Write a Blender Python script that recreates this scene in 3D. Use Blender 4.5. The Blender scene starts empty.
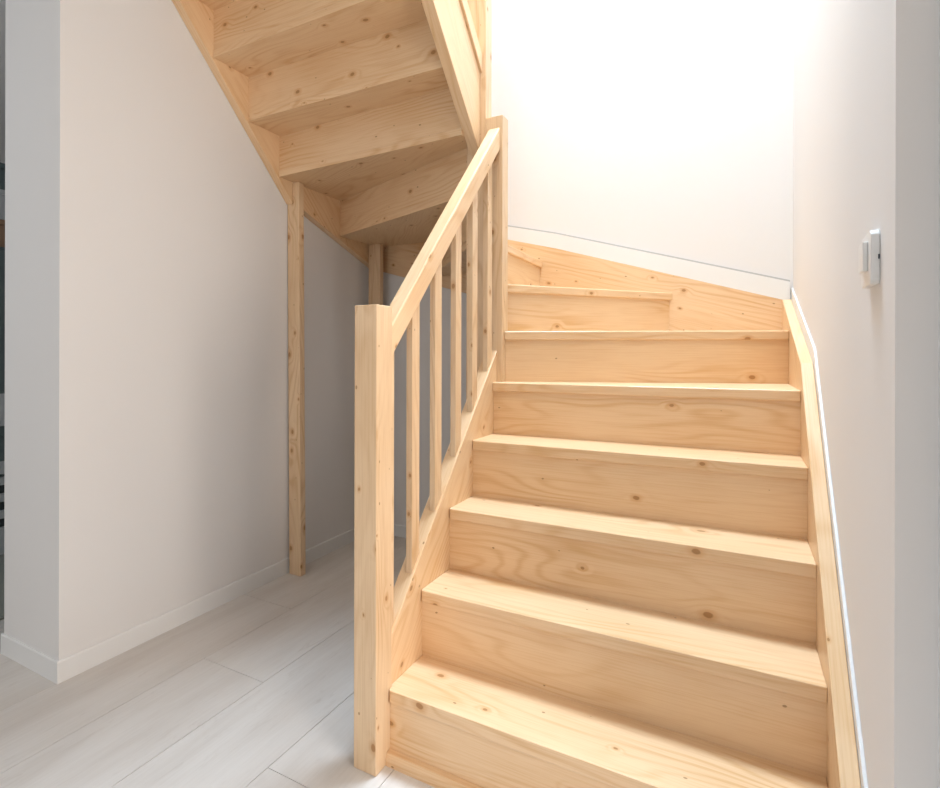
import bpy, bmesh, math, random
from mathutils import Vector, Matrix
random.seed(7)
C = bpy.context.scene
COL = C.collection
H = 1.12
R = .2027                      # riser height

# ---------------------------------------------------------------- camera
cam = bpy.data.cameras.new('camera')
cam.sensor_fit = 'HORIZONTAL'; cam.sensor_width = 36.0
cam.lens = 539.6 * 36.0 / 940.0
cam.shift_x = (470 - 444.35) / 940.0
cam.shift_y = -(394 - 355.05) / 940.0
cam.clip_start = .02
co = bpy.data.objects.new('camera', cam); COL.objects.link(co)
PSI = .4978
co.matrix_world = Matrix.Translation((0, 0, H)) @ Matrix.Rotation(PSI, 4, 'Z') @ Matrix.Rotation(math.pi/2, 4, 'X') @ Matrix.Rotation(.0022, 4, 'Z')
C.camera = co

# ---------------------------------------------------------------- light
w = bpy.data.worlds.new('world'); C.world = w; w.use_nodes = True
bg = w.node_tree.nodes['Background']; bg.inputs[0].default_value = (.80, .88, 1, 1); bg.inputs[1].default_value = .35
def area(name, loc, target, size, sy, power, col):
    l = bpy.data.lights.new(name, 'AREA'); l.shape = 'RECTANGLE'; l.size = size; l.size_y = sy
    l.energy = power; l.color = col
    o = bpy.data.objects.new(name, l); COL.objects.link(o); o.location = loc
    o.rotation_euler = (Vector(target) - Vector(loc)).to_track_quat('-Z', 'Y').to_euler()
    return o
area('stairwell_skylight', (-.35, 2.12, 4.88), (-.35, 1.1, 0), .9, .7, 38, (.66, .83, 1)).data.spread = math.radians(95)
area('upper_landing_fill', (-.45, .55, 4.25), (-.35, 2.5, 1.2), .6, .5, 22, (1, .87, .71))  # unseen warm fill added to lift the upper risers
area('hall_back_fill', (-1.0, -2.8, 1.7), (-1.2, 2, .9), 2.6, 1.6, 10, (.86, .93, 1))  # added cool fill from behind the camera; no window is built there
area('hall_side_fill', (2.3, .05, 1.3), (-2, 1.2, 1.4), 1.3, 1.7, 47, (1, .905, .825))  # added warm fill from the right for the left wall, no window
area('side_room_fill', (-3.9, -.9, 2.2), (-2.2, 1.0, 1.0), 1.2, 1.0, 9, (.74, .88, 1))  # unseen cool fill, added and aimed at the left wall end
vs = C.view_settings
vs.view_transform = 'Standard'; vs.look = 'None'; vs.exposure = .62; vs.gamma = 1; vs.use_curve_mapping = False

# ---------------------------------------------------------------- materials
def newmat(name, rough=.6):
    m = bpy.data.materials.new(name); m.use_nodes = True
    nt = m.node_tree; b = nt.nodes['Principled BSDF']; b.inputs['Roughness'].default_value = rough
    return m, nt, b
def mth(nt, op, a, b=None, c=None, clamp=False):
    n = nt.nodes.new('ShaderNodeMath'); n.operation = op; n.use_clamp = clamp
    for i, v in enumerate((a, b, c)):
        if v is None: continue
        if isinstance(v, (int, float)): n.inputs[i].default_value = v
        else: nt.links.new(v, n.inputs[i])
    return n.outputs[0]
def vmul(nt, vec, s, off=(0, 0, 0)):
    n = nt.nodes.new('ShaderNodeMapping'); n.inputs['Scale'].default_value = s; n.inputs['Location'].default_value = off
    nt.links.new(vec, n.inputs[0]); return n.outputs[0]
def noise(nt, vec, scale=1, detail=2, rough=.5, dist=0):
    n = nt.nodes.new('ShaderNodeTexNoise'); n.inputs['Scale'].default_value = scale
    n.inputs['Detail'].default_value = detail; n.inputs['Roughness'].default_value = rough
    n.inputs['Distortion'].default_value = dist
    nt.links.new(vec, n.inputs['Vector']); return n.outputs['Fac']
def mix(nt, fac, a, b):
    n = nt.nodes.new('ShaderNodeMix'); n.data_type = 'RGBA'
    if isinstance(fac, (int, float)): n.inputs[0].default_value = fac
    else: nt.links.new(fac, n.inputs[0])
    for i, v in ((6, a), (7, b)):
        if isinstance(v, tuple): n.inputs[i].default_value = (*v, 1)
        else: nt.links.new(v, n.inputs[i])
    return n.outputs[2]
def ss(nt, x, lo, hi, a=0., b=1.):
    n = nt.nodes.new('ShaderNodeMapRange'); n.interpolation_type = 'SMOOTHSTEP'
    n.inputs[1].default_value = lo; n.inputs[2].default_value = hi
    n.inputs[3].default_value = a; n.inputs[4].default_value = b
    nt.links.new(x, n.inputs[0]); return n.outputs[0]

def wood(name, light, dark, knot=(.40, .185, .06), knots=1.0, ringy=1.0):
    m, nt, b = newmat(name, .36)
    uv = nt.nodes.new('ShaderNodeUVMap').outputs[0]
    wob = noise(nt, vmul(nt, uv, (.9, 4.5, 1)), 1, 2, .5)
    # knots: sparse round cells
    def knotlayer(sx, sy, thr, rad, off):
        v = nt.nodes.new('ShaderNodeTexVoronoi'); v.voronoi_dimensions = '2D'; v.feature = 'F1'
        v.inputs['Scale'].default_value = 1; v.inputs['Randomness'].default_value = .9
        wn = nt.nodes.new('ShaderNodeTexNoise'); wn.inputs['Scale'].default_value = 45
        nt.links.new(uv, wn.inputs['Vector'])
        add = nt.nodes.new('ShaderNodeVectorMath'); add.operation = 'MULTIPLY_ADD'
        nt.links.new(wn.outputs['Color'], add.inputs[0]); add.inputs[1].default_value = (.006, .004, 0)
        nt.links.new(uv, add.inputs[2])
        nt.links.new(vmul(nt, add.outputs[0], (sx, sy, 1), off), v.inputs['Vector'])
        sep = nt.nodes.new('ShaderNodeSeparateColor'); nt.links.new(v.outputs['Color'], sep.inputs[0])
        on = mth(nt, 'GREATER_THAN', sep.outputs[0], thr)
        radn = mth(nt, 'MULTIPLY_ADD', sep.outputs[1], rad, rad * .35)
        q = mth(nt, 'DIVIDE', v.outputs['Distance'], radn)
        return on, q
    on1, q1 = knotlayer(6.0, 9.0, 1 - .34 * knots, .062, (0, 0, 0))
    on2, q2 = knotlayer(9.0, 15.0, 1 - .22 * knots, .045, (3.3, 1.7, 0))
    halo = mth(nt, 'MULTIPLY', ss(nt, q1, 0, 5.5, 1, 0), on1)
    ph = mth(nt, 'ADD', mth(nt, 'MULTIPLY', wob, 92.0), mth(nt, 'MULTIPLY', halo, 7.0))
    sep = nt.nodes.new('ShaderNodeSeparateXYZ'); nt.links.new(uv, sep.inputs[0])
    ph = mth(nt, 'ADD', ph, mth(nt, 'MULTIPLY', sep.outputs[1], 170.0))
    ring = mth(nt, 'POWER', mth(nt, 'MULTIPLY_ADD', mth(nt, 'SINE', ph), .5, .5), 2.6)
    ring = mth(nt, 'MULTIPLY', ring, ss(nt, noise(nt, vmul(nt, uv, (1.5, 7, 1), (5, 2, 0)), 1, 1), .35, .68, .10, .80))
    fine = noise(nt, vmul(nt, uv, (5, 230, 1)), 1, 3, .6)
    blot = noise(nt, vmul(nt, uv, (2.0, 5, 1), (9, 4, 0)), 1, 2, .5)
    f = mth(nt, 'MULTIPLY', ring, .78 * ringy)
    f = mth(nt, 'ADD', f, ss(nt, fine, .40, .68, 0, .34))
    f = mth(nt, 'ADD', f, ss(nt, blot, .35, .75, -.08, .30), None, True)
    col = mix(nt, f, light, dark)
    warm = tuple(x * y for x, y in zip(dark, (.92, .78, .62)))
    col = mix(nt, mth(nt, 'MULTIPLY', mth(nt, 'MULTIPLY', ss(nt, q1, .8, 2.6, 1, 0), on1), .55), col, warm)
    col = mix(nt, mth(nt, 'MULTIPLY', ss(nt, q1, .65, 1.05, .85, 0), on1), col, knot)
    col = mix(nt, mth(nt, 'MULTIPLY', ss(nt, q2, .55, 1.0, .75, 0), on2), col, tuple(x * .8 for x in knot))
    nt.links.new(col, b.inputs['Base Color'])
    bp = nt.nodes.new('ShaderNodeBump'); bp.inputs['Strength'].default_value = .10; bp.inputs['Distance'].default_value = .001
    nt.links.new(fine, bp.inputs['Height']); nt.links.new(bp.outputs[0], b.inputs['Normal'])
    return m
PINE = wood('pine', (.85, .60, .365), (.70, .415, .195), knots=1.15)
PINE_CLEAN = wood('pine_clear_grain', (.86, .61, .375), (.72, .44, .21), knots=.45)
PINE_POST = wood('pine_post', (.82, .60, .385), (.64, .405, .21), knots=1.7)

def paint(name, col, rough=.75, bump=.15):
    m, nt, b = newmat(name, rough)
    tc = nt.nodes.new('ShaderNodeTexCoord').outputs['Object']
    n1 = noise(nt, tc, 1.3, 2)
    c2 = tuple(x * .975 for x in col)
    nt.links.new(mix(nt, n1, col, c2), b.inputs['Base Color'])
    n2 = noise(nt, tc, 160, 3)
    bp = nt.nodes.new('ShaderNodeBump'); bp.inputs['Strength'].default_value = bump; bp.inputs['Distance'].default_value = .001
    nt.links.new(n2, bp.inputs['Height']); nt.links.new(bp.outputs[0], b.inputs['Normal'])
    return m
WALL = paint('white_wall_paint', (.82, .80, .785))
CEIL = paint('white_ceiling_paint', (.84, .84, .83))
SHADE_LINE = paint('grey_shade_line', (.50, .50, .49), .8, .0)  # flat grey that paints the shade line above the back wall board
SKIRT = paint('white_gloss_trim', (.84, .835, .825), .45, .03)
PLASTIC = paint('white_plastic', (.84, .83, .81), .4, .0)
DARKP = paint('dark_plastic', (.03, .04, .05), .4, .0)
SLATE = paint('slate_paint', (.13, .17, .175), .5, .02)
LIGHTGREY = paint('pale_grey_board', (.55, .58, .60), .6, .02)
CHAR = paint('charcoal', (.035, .045, .05), .6, .02)
RUGC = paint('grey_rug_pile', (.27, .28, .25), .95, .6)
BROWN = paint('brown_print', (.35, .22, .14), .6, .02)

def floor_mat():
    m, nt, b = newmat('whitewashed_plank', .42)
    uv = nt.nodes.new('ShaderNodeUVMap').outputs[0]
    a = noise(nt, vmul(nt, uv, (1.4, 9, 1)), 1, 4, .6, .4)
    f = noise(nt, vmul(nt, uv, (7, 120, 1)), 1, 3, .6)
    g = noise(nt, vmul(nt, uv, (5, 26, 1), (3, 8, 0)), 1, 4, .7, 1.2)
    k = mth(nt, 'ADD', ss(nt, a, .3, .75, 0, .55), ss(nt, f, .35, .7, 0, .20))
    k = mth(nt, 'ADD', k, ss(nt, g, .58, .74, 0, .45), None, True)
    nt.links.new(mix(nt, k, (.735, .695, .655), (.60, .545, .495)), b.inputs['Base Color'])
    nt.links.new(ss(nt, a, .3, .7, .36, .52), b.inputs['Roughness'])
    return m
FLOOR = floor_mat()
GAP = paint('plank_gap', (.20, .15, .12), .8, 0)

# ---------------------------------------------------------------- mesh helpers
def uvmap(bm, axis, off=None):
    """grain runs along axis; v is the in-face direction across it"""
    uvl = bm.loops.layers.uv.verify()
    L = Vector(axis).normalized()
    off = off or (random.uniform(0, 40), random.uniform(0, 40))
    up = Vector((0, 0, 1)) if abs(L.z) < .6 else Vector((1, 0, 0))
    S = L.cross(up).normalized(); T = L.cross(S).normalized()
    bm.normal_update()
    for f in bm.faces:
        n = f.normal
        for lp in f.loops:
            p = lp.vert.co
            if abs(n.dot(L)) > .75: u, v = p.dot(S) * .15, p.dot(T)
            elif abs(n.dot(S)) > abs(n.dot(T)): u, v = p.dot(L), p.dot(T)
            else: u, v = p.dot(L), p.dot(S) + .37
            lp[uvl].uv = (u + off[0], v + off[1])
def finish(name, bm, mats, parent=None, smooth=False, loc=None):
    """link a mesh built in world coordinates as one object whose origin is at its own base"""
    bmesh.ops.recalc_face_normals(bm, faces=bm.faces)
    me = bpy.data.meshes.new(name)
    xs = [v.co for v in bm.verts]
    if loc is None:
        loc = Vector(((min(p.x for p in xs) + max(p.x for p in xs)) / 2, (min(p.y for p in xs) + max(p.y for p in xs)) / 2, min(p.z for p in xs)))
    bmesh.ops.translate(bm, verts=bm.verts, vec=-Vector(loc))
    bm.to_mesh(me); bm.free()
    if not isinstance(mats, (list, tuple)): mats = [mats]
    for m in mats: me.materials.append(m)
    o = bpy.data.objects.new(name, me); COL.objects.link(o)
    if parent is not None:
        o.parent = parent
        o.location = Vector(loc) - TRUE_LOC[parent.name]
        TRUE_LOC[o.name] = Vector(loc)
    else:
        o.location = loc; TRUE_LOC[o.name] = Vector(loc)
    return o
TRUE_LOC = {}
def prism(pts, vec, bevel=0, seg=2, axis=None, bm=None):
    b2 = bmesh.new()
    vs_ = [b2.verts.new(p) for p in pts]
    f = b2.faces.new(vs_)
    r = bmesh.ops.extrude_face_region(b2, geom=[f])
    bmesh.ops.translate(b2, verts=[g for g in r['geom'] if isinstance(g, bmesh.types.BMVert)], vec=vec)
    bmesh.ops.recalc_face_normals(b2, faces=b2.faces)
    if bevel: bmesh.ops.bevel(b2, geom=list(b2.edges), offset=bevel, segments=seg, profile=.5, affect='EDGES', clamp_overlap=True)
    if axis is not None: uvmap(b2, axis)
    return b2
def px(poly, x0, x1, bevel=0, axis=(0, 1, 0), seg=2):
    return prism([(x0, y, z) for y, z in poly], (x1 - x0, 0, 0), bevel, seg, axis)
def py(poly, y0, y1, bevel=0, axis=(1, 0, 0), seg=2):
    return prism([(x, y0, z) for x, z in poly], (0, y1 - y0, 0), bevel, seg, axis)
def pz(poly, z0, z1, bevel=0, axis=(1, 0, 0), seg=2):
    return prism([(x, y, z0) for x, y in poly], (0, 0, z1 - z0), bevel, seg, axis)
def box(x0, x1, y0, y1, z0, z1, bevel=0, axis=(0, 0, 1), seg=2):
    return pz([(x0, y0), (x1, y0), (x1, y1), (x0, y1)], z0, z1, bevel, axis, seg)
def merge(a, b):
    me = bpy.data.meshes.new('tmp'); b.to_mesh(me); b.free(); a.from_mesh(me); bpy.data.meshes.remove(me); return a
def empty(name, loc, label=None, cat=None, group=None):
    o = bpy.data.objects.new(name, None); COL.objects.link(o); o.location = loc; o.empty_display_size = .1
    TRUE_LOC[o.name] = Vector(loc)
    tag(o, label, cat, group); return o
def tag(o, label=None, cat=None, group=None, kind=None):
    if label: o['label'] = label
    if cat: o['category'] = cat
    if group: o['group'] = group
    if kind: o['kind'] = kind
    return o
def struct(name, bm, mat, label, cat):
    return tag(finish(name, bm, mat), label, cat, None, 'structure')

# ---------------------------------------------------------------- the setting
XW, YB, XR = -2.0325, 2.795, .212       # left wall face, back wall face, right wall face
YL, YR = .9902, 1.056                   # wall ends facing the hall
TOP = 5.0; CZ = 2.58; UF = 14 * R       # stairwell height, hall ceiling, upper floor level

# floor: individual planks with hairline joints, in one mesh
def build_floor():
    bm = bmesh.new(); uvl = bm.loops.layers.uv.verify()
    W = .3043; g = .0009; x00 = -1.7262
    x = x00 - 14 * W; i = -14
    known = {0: 1.3257, -1: 1.768, 2: 1.0586, 1: 1.95, -2: .45, 3: .30}
    while x < 2.4:
        j = known.get(i, random.uniform(0, 1.38))
        y = j - 1.38 * 4
        cuts = []
        while y < 2.95:
            cuts.append((max(y, -3.0), min(y + 1.38, 2.95))); y += 1.38
        for a, b in cuts:
            if b - a < .01: continue
            vsx = [bm.verts.new(p) for p in ((x + g, a + g, 0), (x + W - g, a + g, 0), (x + W - g, b - g, 0), (x + g, b - g, 0))]
            lo = [bm.verts.new((v.co.x, v.co.y, -.004)) for v in vsx]
            ou, ov = random.uniform(0, 50), random.uniform(0, 50)
            fs = [bm.faces.new(vsx)] + [bm.faces.new((vsx[k], vsx[(k + 1) % 4], lo[(k + 1) % 4], lo[k])) for k in range(4)]
            for f in fs:
                for lp in f.loops: lp[uvl].uv = (lp.vert.co.y + ou, lp.vert.co.x + ov)
        x += W; i += 1
    n = len(bm.faces)
    merge(bm, box(-6.0, 2.4, -3.0, 2.95, -.12, -.004))
    bm.faces.ensure_lookup_table()
    for f in bm.faces[n:]: f.material_index = 1
    return bm
fl = struct('floor', build_floor(), [FLOOR, GAP], 'pale whitewashed plank floor running toward the stairs', 'floor')

struct('wall_left', box(-2.413, XW, YL, YB + .15, 0, TOP), WALL, 'tall white wall on the left carrying the upper flight', 'wall')
struct('wall_back', box(XW, XR + .25, YB, YB + .15, 0, TOP), WALL, 'bright white wall behind the winding steps', 'wall')
struct('wall_right', box(XR, .2625, YR, YB, 0, TOP), WALL, 'white wall along the right side of the lower flight', 'wall')
t1 = box(.2625, .36, YR - .080, YR + .35, 0, CZ, .001); struct('trim_1', t1, SKIRT, 'white upright edging at the far right edge of the grey wall end', 'trim')
struct('wall_hall_right', box(.36, 2.4, YR + .0, YR + .15, 0, CZ), WALL, 'white wall of the hall to the right of the stairs', 'wall')
struct('wall_side', box(2.4, 2.55, -3.0, YR + .15, 0, CZ), WALL, 'white side wall of the hall', 'wall')
struct('wall_front', box(-6.0, 2.55, -3.15, -3.0, 0, CZ), WALL, 'white wall of the hall behind the viewer', 'wall')
struct('wall_far_left', box(-6.15, -6.0, -3.15, 3.1, 0, CZ), WALL, 'white far wall of the room on the left', 'wall')
struct('wall_far_back', box(-6.0, -2.413, YB + .15, 3.1, 0, CZ), WALL, 'white back wall of the room on the left', 'wall')
cb = box(-6.15, 2.55, -3.15, 1.10, CZ, UF, 0)
merge(cb, box(XW, -1.06, 1.10, 1.372, CZ, UF)); merge(cb, box(-6.15, -2.413, 1.10, 3.1, CZ, UF)); merge(cb, box(.2625, 2.55, 1.10, 3.1, CZ, UF))
struct('ceiling', cb, CEIL, 'white ceiling over the hall, open above the stairs', 'ceiling')
struct('wall_upper', box(XW, .2625, .35, .45, UF, TOP), WALL, 'white wall of the upper landing', 'wall')
struct('wall_upper_right', box(XR, .2625, .45, YR, UF, TOP), WALL, 'white side wall of the upper landing', 'wall')
struct('wall_upper_left', box(-2.413, XW, .35, YL, UF, TOP), WALL, 'white left wall of the upper landing', 'wall')
struct('ceiling_stairwell', box(-2.413, .2625, .35, YB + .15, TOP, TOP + .1), CEIL, 'white ceiling high above the stairs', 'ceiling')

# baseboards
BH = .074; BT = .008
def base_poly(x0, y0, x1, y1, nx, ny):
    """baseboard with a small bevelled top along an axis-parallel line, standing off the wall by its thickness"""
    prof = [(0, 0), (BT, 0), (BT, BH - .004), (BT - .003, BH), (0, BH)]
    if y0 == y1: return px([(y0 + ny * a, b) for a, b in prof], x0, x1, 0, (1, 0, 0))
    return py([(x0 + nx * a, b) for a, b in prof], y0, y1, 0, (0, 1, 0))
b = base_poly(XW, YL - BT, XW, YB, 1, 0)
struct('baseboard_left', b, SKIRT, 'low white baseboard along the left wall', 'baseboard')
b = base_poly(-2.413 - BT, YL, XW, YL, 0, -1)
struct('baseboard_end', b, SKIRT, 'low white baseboard across the grey wall end on the left', 'baseboard')
struct('baseboard_back', base_poly(XW + BT, YB, -.95, YB, 0, -1), SKIRT, 'white baseboard in the shade under the stairs', 'baseboard')

# ---------------------------------------------------------------- staircase
stair = empty('staircase', (-.34, 1.2, 0), 'pale pine winding staircase rising on the right and returning overhead on the left', 'staircase')
XL, XI = -.8465, .1717                 # inner faces of the two lower strings
YS = 2.78                              # face of the back string
XU0, XU1 = -.968, -.9234               # upper outer string
XA = -1.99                             # face of the upper wall string
TH = .035; IN = .004
# nose lines A (inner end) -> B (outer end), and climbing direction
N = {1: ((XL, 1.2250), (XI, 1.2245)), 2: ((XL, 1.4061), (XI, 1.4165)), 3: ((XL, 1.5873), (XI, 1.5996)),
     4: ((XL, 1.7660), (XI, 1.7905)), 5: ((XL, 1.9535), (XI, 1.9847)), 6: ((-.825, 2.020), (XI, 2.4236)),
     7: ((-.897, 2.064), (-.272, YS)), 8: ((-.912, 2.064), (-.918, YS)), 9: ((-.975, 2.064), (-1.55, YS)),
     10: ((XU0, 2.069), (XA, 2.449)), 11: ((XU0, 1.954), (XA, 1.982)), 12: ((XU0, 1.807), (XA, 1.791)),
     13: ((XU0, 1.615), (XA, 1.600)), 14: ((XU0, 1.42), (XA, 1.406))}
def V2(p): return Vector((p[0], p[1]))
def climb(k):
    a, b = V2(N[k][0]), V2(N[k][1]); d = (b - a).normalized(); return Vector((-d.y, d.x))   # left of A->B
EXT = {}
def shifted(k, s):
    a, b = V2(N[k][0]), V2(N[k][1]); c = climb(k) * s; d = (b - a).normalized()
    a2, b2 = a + c, b + c
    # slide the ends back onto the strings
    if k <= 6:
        b2 = a2 + d * ((XI - a2.x) / d.x)
        if k < 6: a2 = b2 + d * ((XL - b2.x) / d.x)
    elif k <= 9: b2 = a2 + d * ((YS - a2.y) / d.y)
    else:
        b2 = a2 + d * ((XA - a2.x) / d.x); a2 = b2 + d * ((XU0 - b2.x) / d.x)
    return a2, b2
for k in range(1, 14):
    th = TH if k < 9 else .030
    a, b = V2(N[k][0]), V2(N[k][1]); d = (b - a).normalized()
    na, nb = shifted(k + 1, .034)
    pts = [a, b]
    if k == 6: pts += [Vector((XI, YS))]
    if k == 9: pts += [Vector((XA, YS))]
    pts += [nb, na]
    if k == 1: pts = [Vector((-.8402, a.y)), b, nb, na, Vector((XL, 1.2458)), Vector((-.8402, 1.2458))]
    if k == 5: pts = [a, b, nb, Vector((-.8245, na.y)), Vector((-.8245, 1.999)), Vector((XL, 1.999))]
    if k == 6: pts = [Vector((-.8245, a.y)), b, Vector((XI, YS)), nb, na, Vector((-.8245, 2.0615))]
    if k == 7: pts = [a, b, nb, Vector((-.946, 2.0615))]
    if k == 8: pts = [Vector((-.912, 2.0615)), b, nb, Vector((-.996, 2.0615))]
    if k == 9: pts = [a, b, Vector((XA, YS)), nb, Vector((-.986, na.y + .006)), Vector((-.986, 2.062))]
    if k in (1, 2, 3, 4):                                # softened inner corner of the nosing
        q, rr = pts[0].copy(), .010
        pts = [Vector((q.x, q.y + rr)), Vector((q.x + .0022, q.y + .0045)), Vector((q.x + .0062, q.y + .0010)), Vector((q.x + rr + .002, q.y + .0001))] + pts[1:]
    bm = pz([(p.x, p.y) for p in pts], k * R - th, k * R, .0045 if k < 9 else .002, (d.x, d.y, 0), 3)
    o = finish('tread', bm, PINE_CLEAN if k < 9 else PINE, stair)
for k in range(1, 15):
    th = TH if k < 9 else .030
    a, b = shifted(k, .012); a3, b3 = shifted(k, .030)
    if k == 1: a.x = a3.x = -.8402
    if k == 6: a = Vector((-.8245, a.y)); a3 = Vector((-.8245, a3.y))
    if k == 8: a.y = a3.y = 2.062
    if k == 9: a.y = a3.y = 2.062
    z0 = (k - 1) * R if k > 1 else .0; z1 = k * R - th
    d = (b - a).normalized()
    bm = pz([(a.x, a.y), (b.x, b.y), (b3.x, b3.y), (a3.x, a3.y)], z0, z1, 0, (d.x, d.y, 0))
    o = finish('riser', bm, PINE_CLEAN if k < 9 else PINE, stair)
# floor trim strip in front of the first riser
bm = px([(1.2365, 0), (1.2170, 0), (1.2170, .024), (1.2210, .034), (1.2365, .036)], -.8402, XI, 0, (1, 0, 0))
finish('floor_trim', bm, PINE, stair)

def sL(y): return .333 + 1.070 * (y - 1.2456)          # top of the left lower string
def sR(y): return .481 + 1.055 * (y - 1.42)            # top of the right lower string
D = .36
# lower outer string (left)
yb = 1.2456 + (D - .333) / 1.07
bm = px([(1.2456, 0), (1.2456, sL(1.2456)), (2.0, sL(2.0)), (2.0, sL(2.0) - D), (yb, .0)], -.8965, XL, .0025, (0, .68, .73))
finish('outer_string', bm, PINE_CLEAN, stair)
# lower wall string (right): straight run then the flatter piece along the winders
bm = px([(1.10, 0), (1.10, sR(1.10)), (2.004, 1.097), (YS, 1.366), (YS, 1.02), (2.10, .78), (1.42, 0)], XI, .205, .0025, (0, .68, .73))
finish('wall_string', bm, PINE_CLEAN, stair)
# back string
bm = py([(.200, 1.357), (-.845, 1.684), (-1.116, 1.758), (-2.031, 2.03), (-2.031, 1.662), (.200, 1.03)], YS, YB - .001, 0, (1, 0, -.28))
finish('wall_string', bm, PINE, stair)
# upper wall string (left wall)
def u(y): return 1.916 - 1.052 * (y - 2.016)
bm = px([(1.375, u(1.375)), (2.043, u(2.043)), (2.043, 2.235), (1.375, u(1.375) + .36)], XW + .001, XA, .0025, (0, -.69, .72))
finish('wall_string', bm, PINE, stair)
bm = px([(2.085, 1.886), (YS, 1.648), (YS, 1.99), (2.42, 2.115), (2.085, 2.20)], XW + .001, XA, .0025, (0, -.69, .72))
finish('wall_string', bm, PINE, stair)
# upper outer string with its cap
def uo(y): return 2.096 - 1.035 * (y - 1.849)
def ut(y): return 2.352 - 1.01 * (y - 1.915)
bm = px([(1.375, uo(1.375)), (2.0, uo(2.0)), (2.0, ut(2.0)), (1.375, ut(1.375))], XU0, XU1, .003, (0, -.69, .72))
so = finish('outer_string', bm, PINE_CLEAN, stair)
bm = px([(1.375, ut(1.375)), (2.0, ut(2.0)), (2.0, ut(2.0) + .075), (1.375, ut(1.375) + .075)], XU0 - .006, XU1 + .010, .003, (0, -.69, .72))
finish('string_cap', bm, PINE_CLEAN, stair)
# tall central newel, standing on the floor
bm = box(-.985, -.8985, 2.000, 2.0605, 0, 3.75, .003)
finish('newel_post', bm, PINE_POST, stair)

# ---------------------------------------------------------------- lower balustrade
bal = empty('balustrade', (-.88, 1.2, 0), 'pale pine balustrade with square newels and six flat balusters beside the lower steps', 'balustrade')
bm = box(-.9146, -.8407, 1.1709, 1.2450, 0, 1.2545, .0025)
finish('newel_post', bm, PINE_POST, bal)
bm = box(-.8975, -.8250, 2.000, 2.0605, .72, 2.080, .0025)
finish('newel_post', bm, PINE_POST, bal)
def rt(y): return 1.198 + 1.107 * (y - 1.2465)          # top of the handrail
RV = .0905                                               # its depth measured plumb
bm = px([(1.2455, rt(1.2455)), (1.9995, rt(1.9995)), (1.9995, rt(1.9995) - RV), (1.2455, rt(1.2455) - RV)], -.896, -.846, .005, (0, .68, .73), 3)
for v in bm.verts: v.co.x += (v.co.y - 1.2455) / .754 * .011
finish('handrail', bm, PINE_CLEAN, bal)
for y0 in (1.2456, 1.370, 1.510, 1.653, 1.786, 1.922):
    y1 = y0 + (.043 if y0 > 1.3 else .029)
    bm = px([(y0, sL(y0)), (y1, sL(y1)), (y1, rt(y1) - RV), (y0, rt(y0) - RV)], -.8745, -.8535, .0015, (0, 0, 1))
    finish('baluster', bm, PINE_POST, bal)

# ---------------------------------------------------------------- support posts under the upper flight
def support(x0, x1, y0, y1, z, dx, label):
    bm = box(x0, x1, y0, y1, 0, z, .004, (0, 0, 1), 3)
    for v in bm.verts: v.co.x += dx * v.co.z / z
    return tag(finish('support_post', bm, PINE_POST), label, 'post', 'posts under the upper flight')
support(-2.012, -1.933, 2.045, 2.083, 10 * R - .031, -.0195, 'tall slim pine post by the left wall, nearer of two under the stairs')
support(-1.985, -1.898, 2.677, 2.713, 9 * R - .031, 0, 'slim pine post in the dark back corner beneath the upper flight')

# ---------------------------------------------------------------- white boards over the strings
e = .078
bm = py([(XR - .012, 1.357), (-.845, 1.684), (-1.116, 1.758), (XW + .05, 2.02), (XW + .05, 2.02 + .07), (-1.116, 1.831), (-.845, 1.762), (XR - .012, 1.357 + e + .008)], YS + .004, YB, 0)
struct('trim_2', bm, SKIRT, 'white board sloping above the pine string on the back wall', 'trim')
bm = py([(XR - .012, 1.443), (-.845, 1.762), (-1.116, 1.831), (XW + .05, 2.09), (XW + .05, 2.097), (-1.116, 1.838), (-.845, 1.769), (XR - .012, 1.450)], YS + .006, YB, 0)  # strip put in as the shade line along the board's top edge
struct('trim_4', bm, SHADE_LINE, 'thin grey strip standing for the shade line above the white sloping board on the back wall', 'trim')
bm = px([(1.10, sR(1.10) - .01), (2.004, 1.087), (YB, 1.362), (YB, 1.362 + .055), (2.004, 1.097 + .045), (1.10, sR(1.10) + .035)], .2055, XR, .001)
struct('trim_3', bm, SKIRT, 'thin white board following the pine string up the right wall', 'trim')

# ---------------------------------------------------------------- wall sensor on the right wall
th = empty('wall_thermostat', (XR, 1.19, 1.24), 'small white thermostat mounted on the right wall', 'thermostat')
bm = px([(1.155, 1.250), (1.160, 1.243), (1.232, 1.243), (1.238, 1.250), (1.238, 1.322), (1.230, 1.332), (1.163, 1.336), (1.155, 1.328)], .199, XR, .002)
finish('housing', bm, PLASTIC, th)
bm = px([(1.176, 1.268), (1.212, 1.268), (1.216, 1.274), (1.216, 1.314), (1.210, 1.320), (1.178, 1.319)], .1915, .199, .0015)
finish('dial_cover', bm, PLASTIC, th)
bm = box(.2090, .2112, 1.1538, 1.156, 1.285, 1.293)
tag(finish('slot', bm, DARKP, th), 'dark slot')

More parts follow.
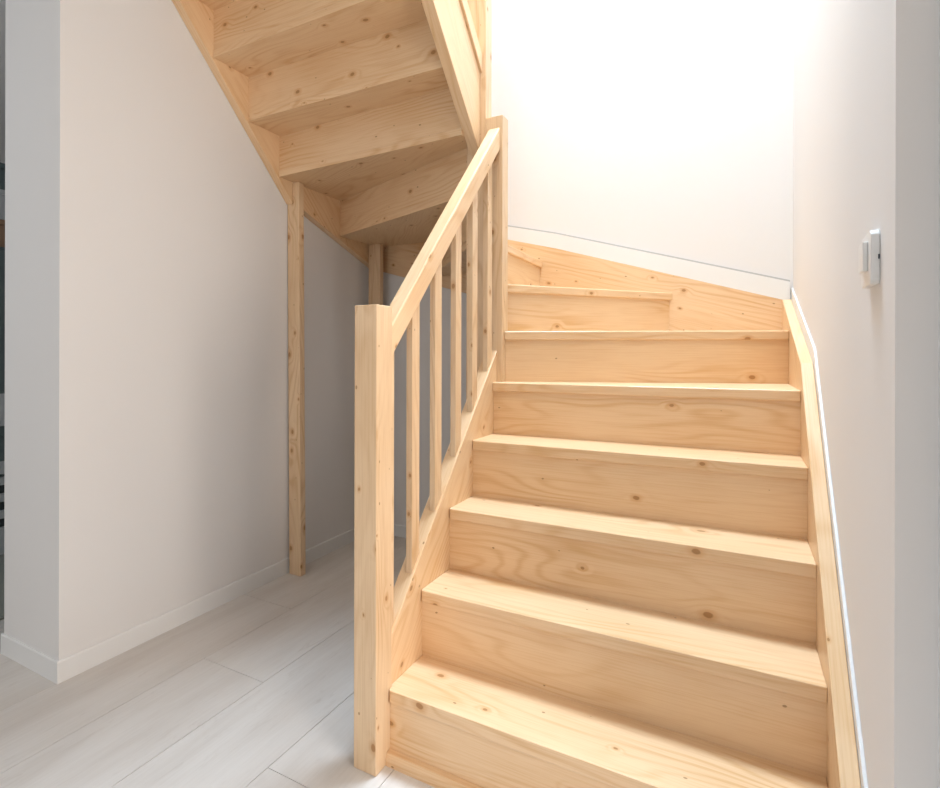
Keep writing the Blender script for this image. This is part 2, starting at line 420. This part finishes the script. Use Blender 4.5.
# ---------------------------------------------------------------- glimpse of the room at far left
cab = empty('storage_cabinet', (-3.75, 1.45, 0), 'dark slate cabinet glimpsed at the extreme left edge', 'cabinet')
def cpart(name, x0, x1, z0, z1, mat, y0=1.15, y1=2.3, parent=cab):
    return finish(name, box(x0, x1, y0, y1, z0, z1, .004), mat, parent)
cpart('body', -4.1, -3.62, .44, 1.72, SLATE)
cpart('plinth', -4.1, -3.60, .0, .15, LIGHTGREY)
cpart('side_panel', -4.1, -3.62, .15, .44, CHAR, 2.24, 2.3); cpart('side_panel', -4.1, -3.62, .15, .44, CHAR, 1.15, 1.21)
cpart('back_panel', -4.1, -4.05, .15, .44, CHAR, 1.21, 2.24)
cpart('shelf_front', -3.62, -3.60, .45, .52, LIGHTGREY)
d = cpart('door', -3.62, -3.60, .66, 1.70, SLATE, 1.17, 2.28)
finish('handle', box(-3.60, -3.585, 1.42, 1.50, .72, .90, .003), LIGHTGREY, d)
for i in range(6):
    z = .1505 + i * .047
    o = finish('magazine', box(-4.03, -3.63 + .012 * (i % 2), 1.24, 1.9, z, z + .0465, .002), CHAR if i % 2 == 0 else LIGHTGREY)
    tag(o, ('dark' if i % 2 == 0 else 'pale') + ' flat folder in the stack at the foot of the slate cabinet', 'folder', ('dark' if i % 2 == 0 else 'pale') + ' folders under the cabinet')
    o.name = 'folder'
for z0, z1, y0, mt, lab in ((1.7205, 1.88, 1.3, BROWN, 'brown storage box standing on the slate cabinet, lowest of the stack'),
                            (1.8805, 2.05, 1.25, LIGHTGREY, 'pale grey storage box in the middle of the stack on the slate cabinet'),
                            (2.0505, 2.20, 1.32, SLATE, 'slate grey storage box on top of the stack at the far left')):
    o = finish('storage_box', box(-4.0, -3.66, y0, y0 + .6, z0, z1 - .03, .004), mt)
    finish('lid', box(-4.01, -3.65, y0 - .01, y0 + .61, z1 - .03, z1, .003), mt, o)
    tag(o, lab, 'box', 'boxes on the slate cabinet')
o = finish('area_rug', box(-3.58, -2.72, .9, 2.4, 0, .01, .003), RUGC)
tag(o, 'grey rug on the floor at the far left edge', 'rug')
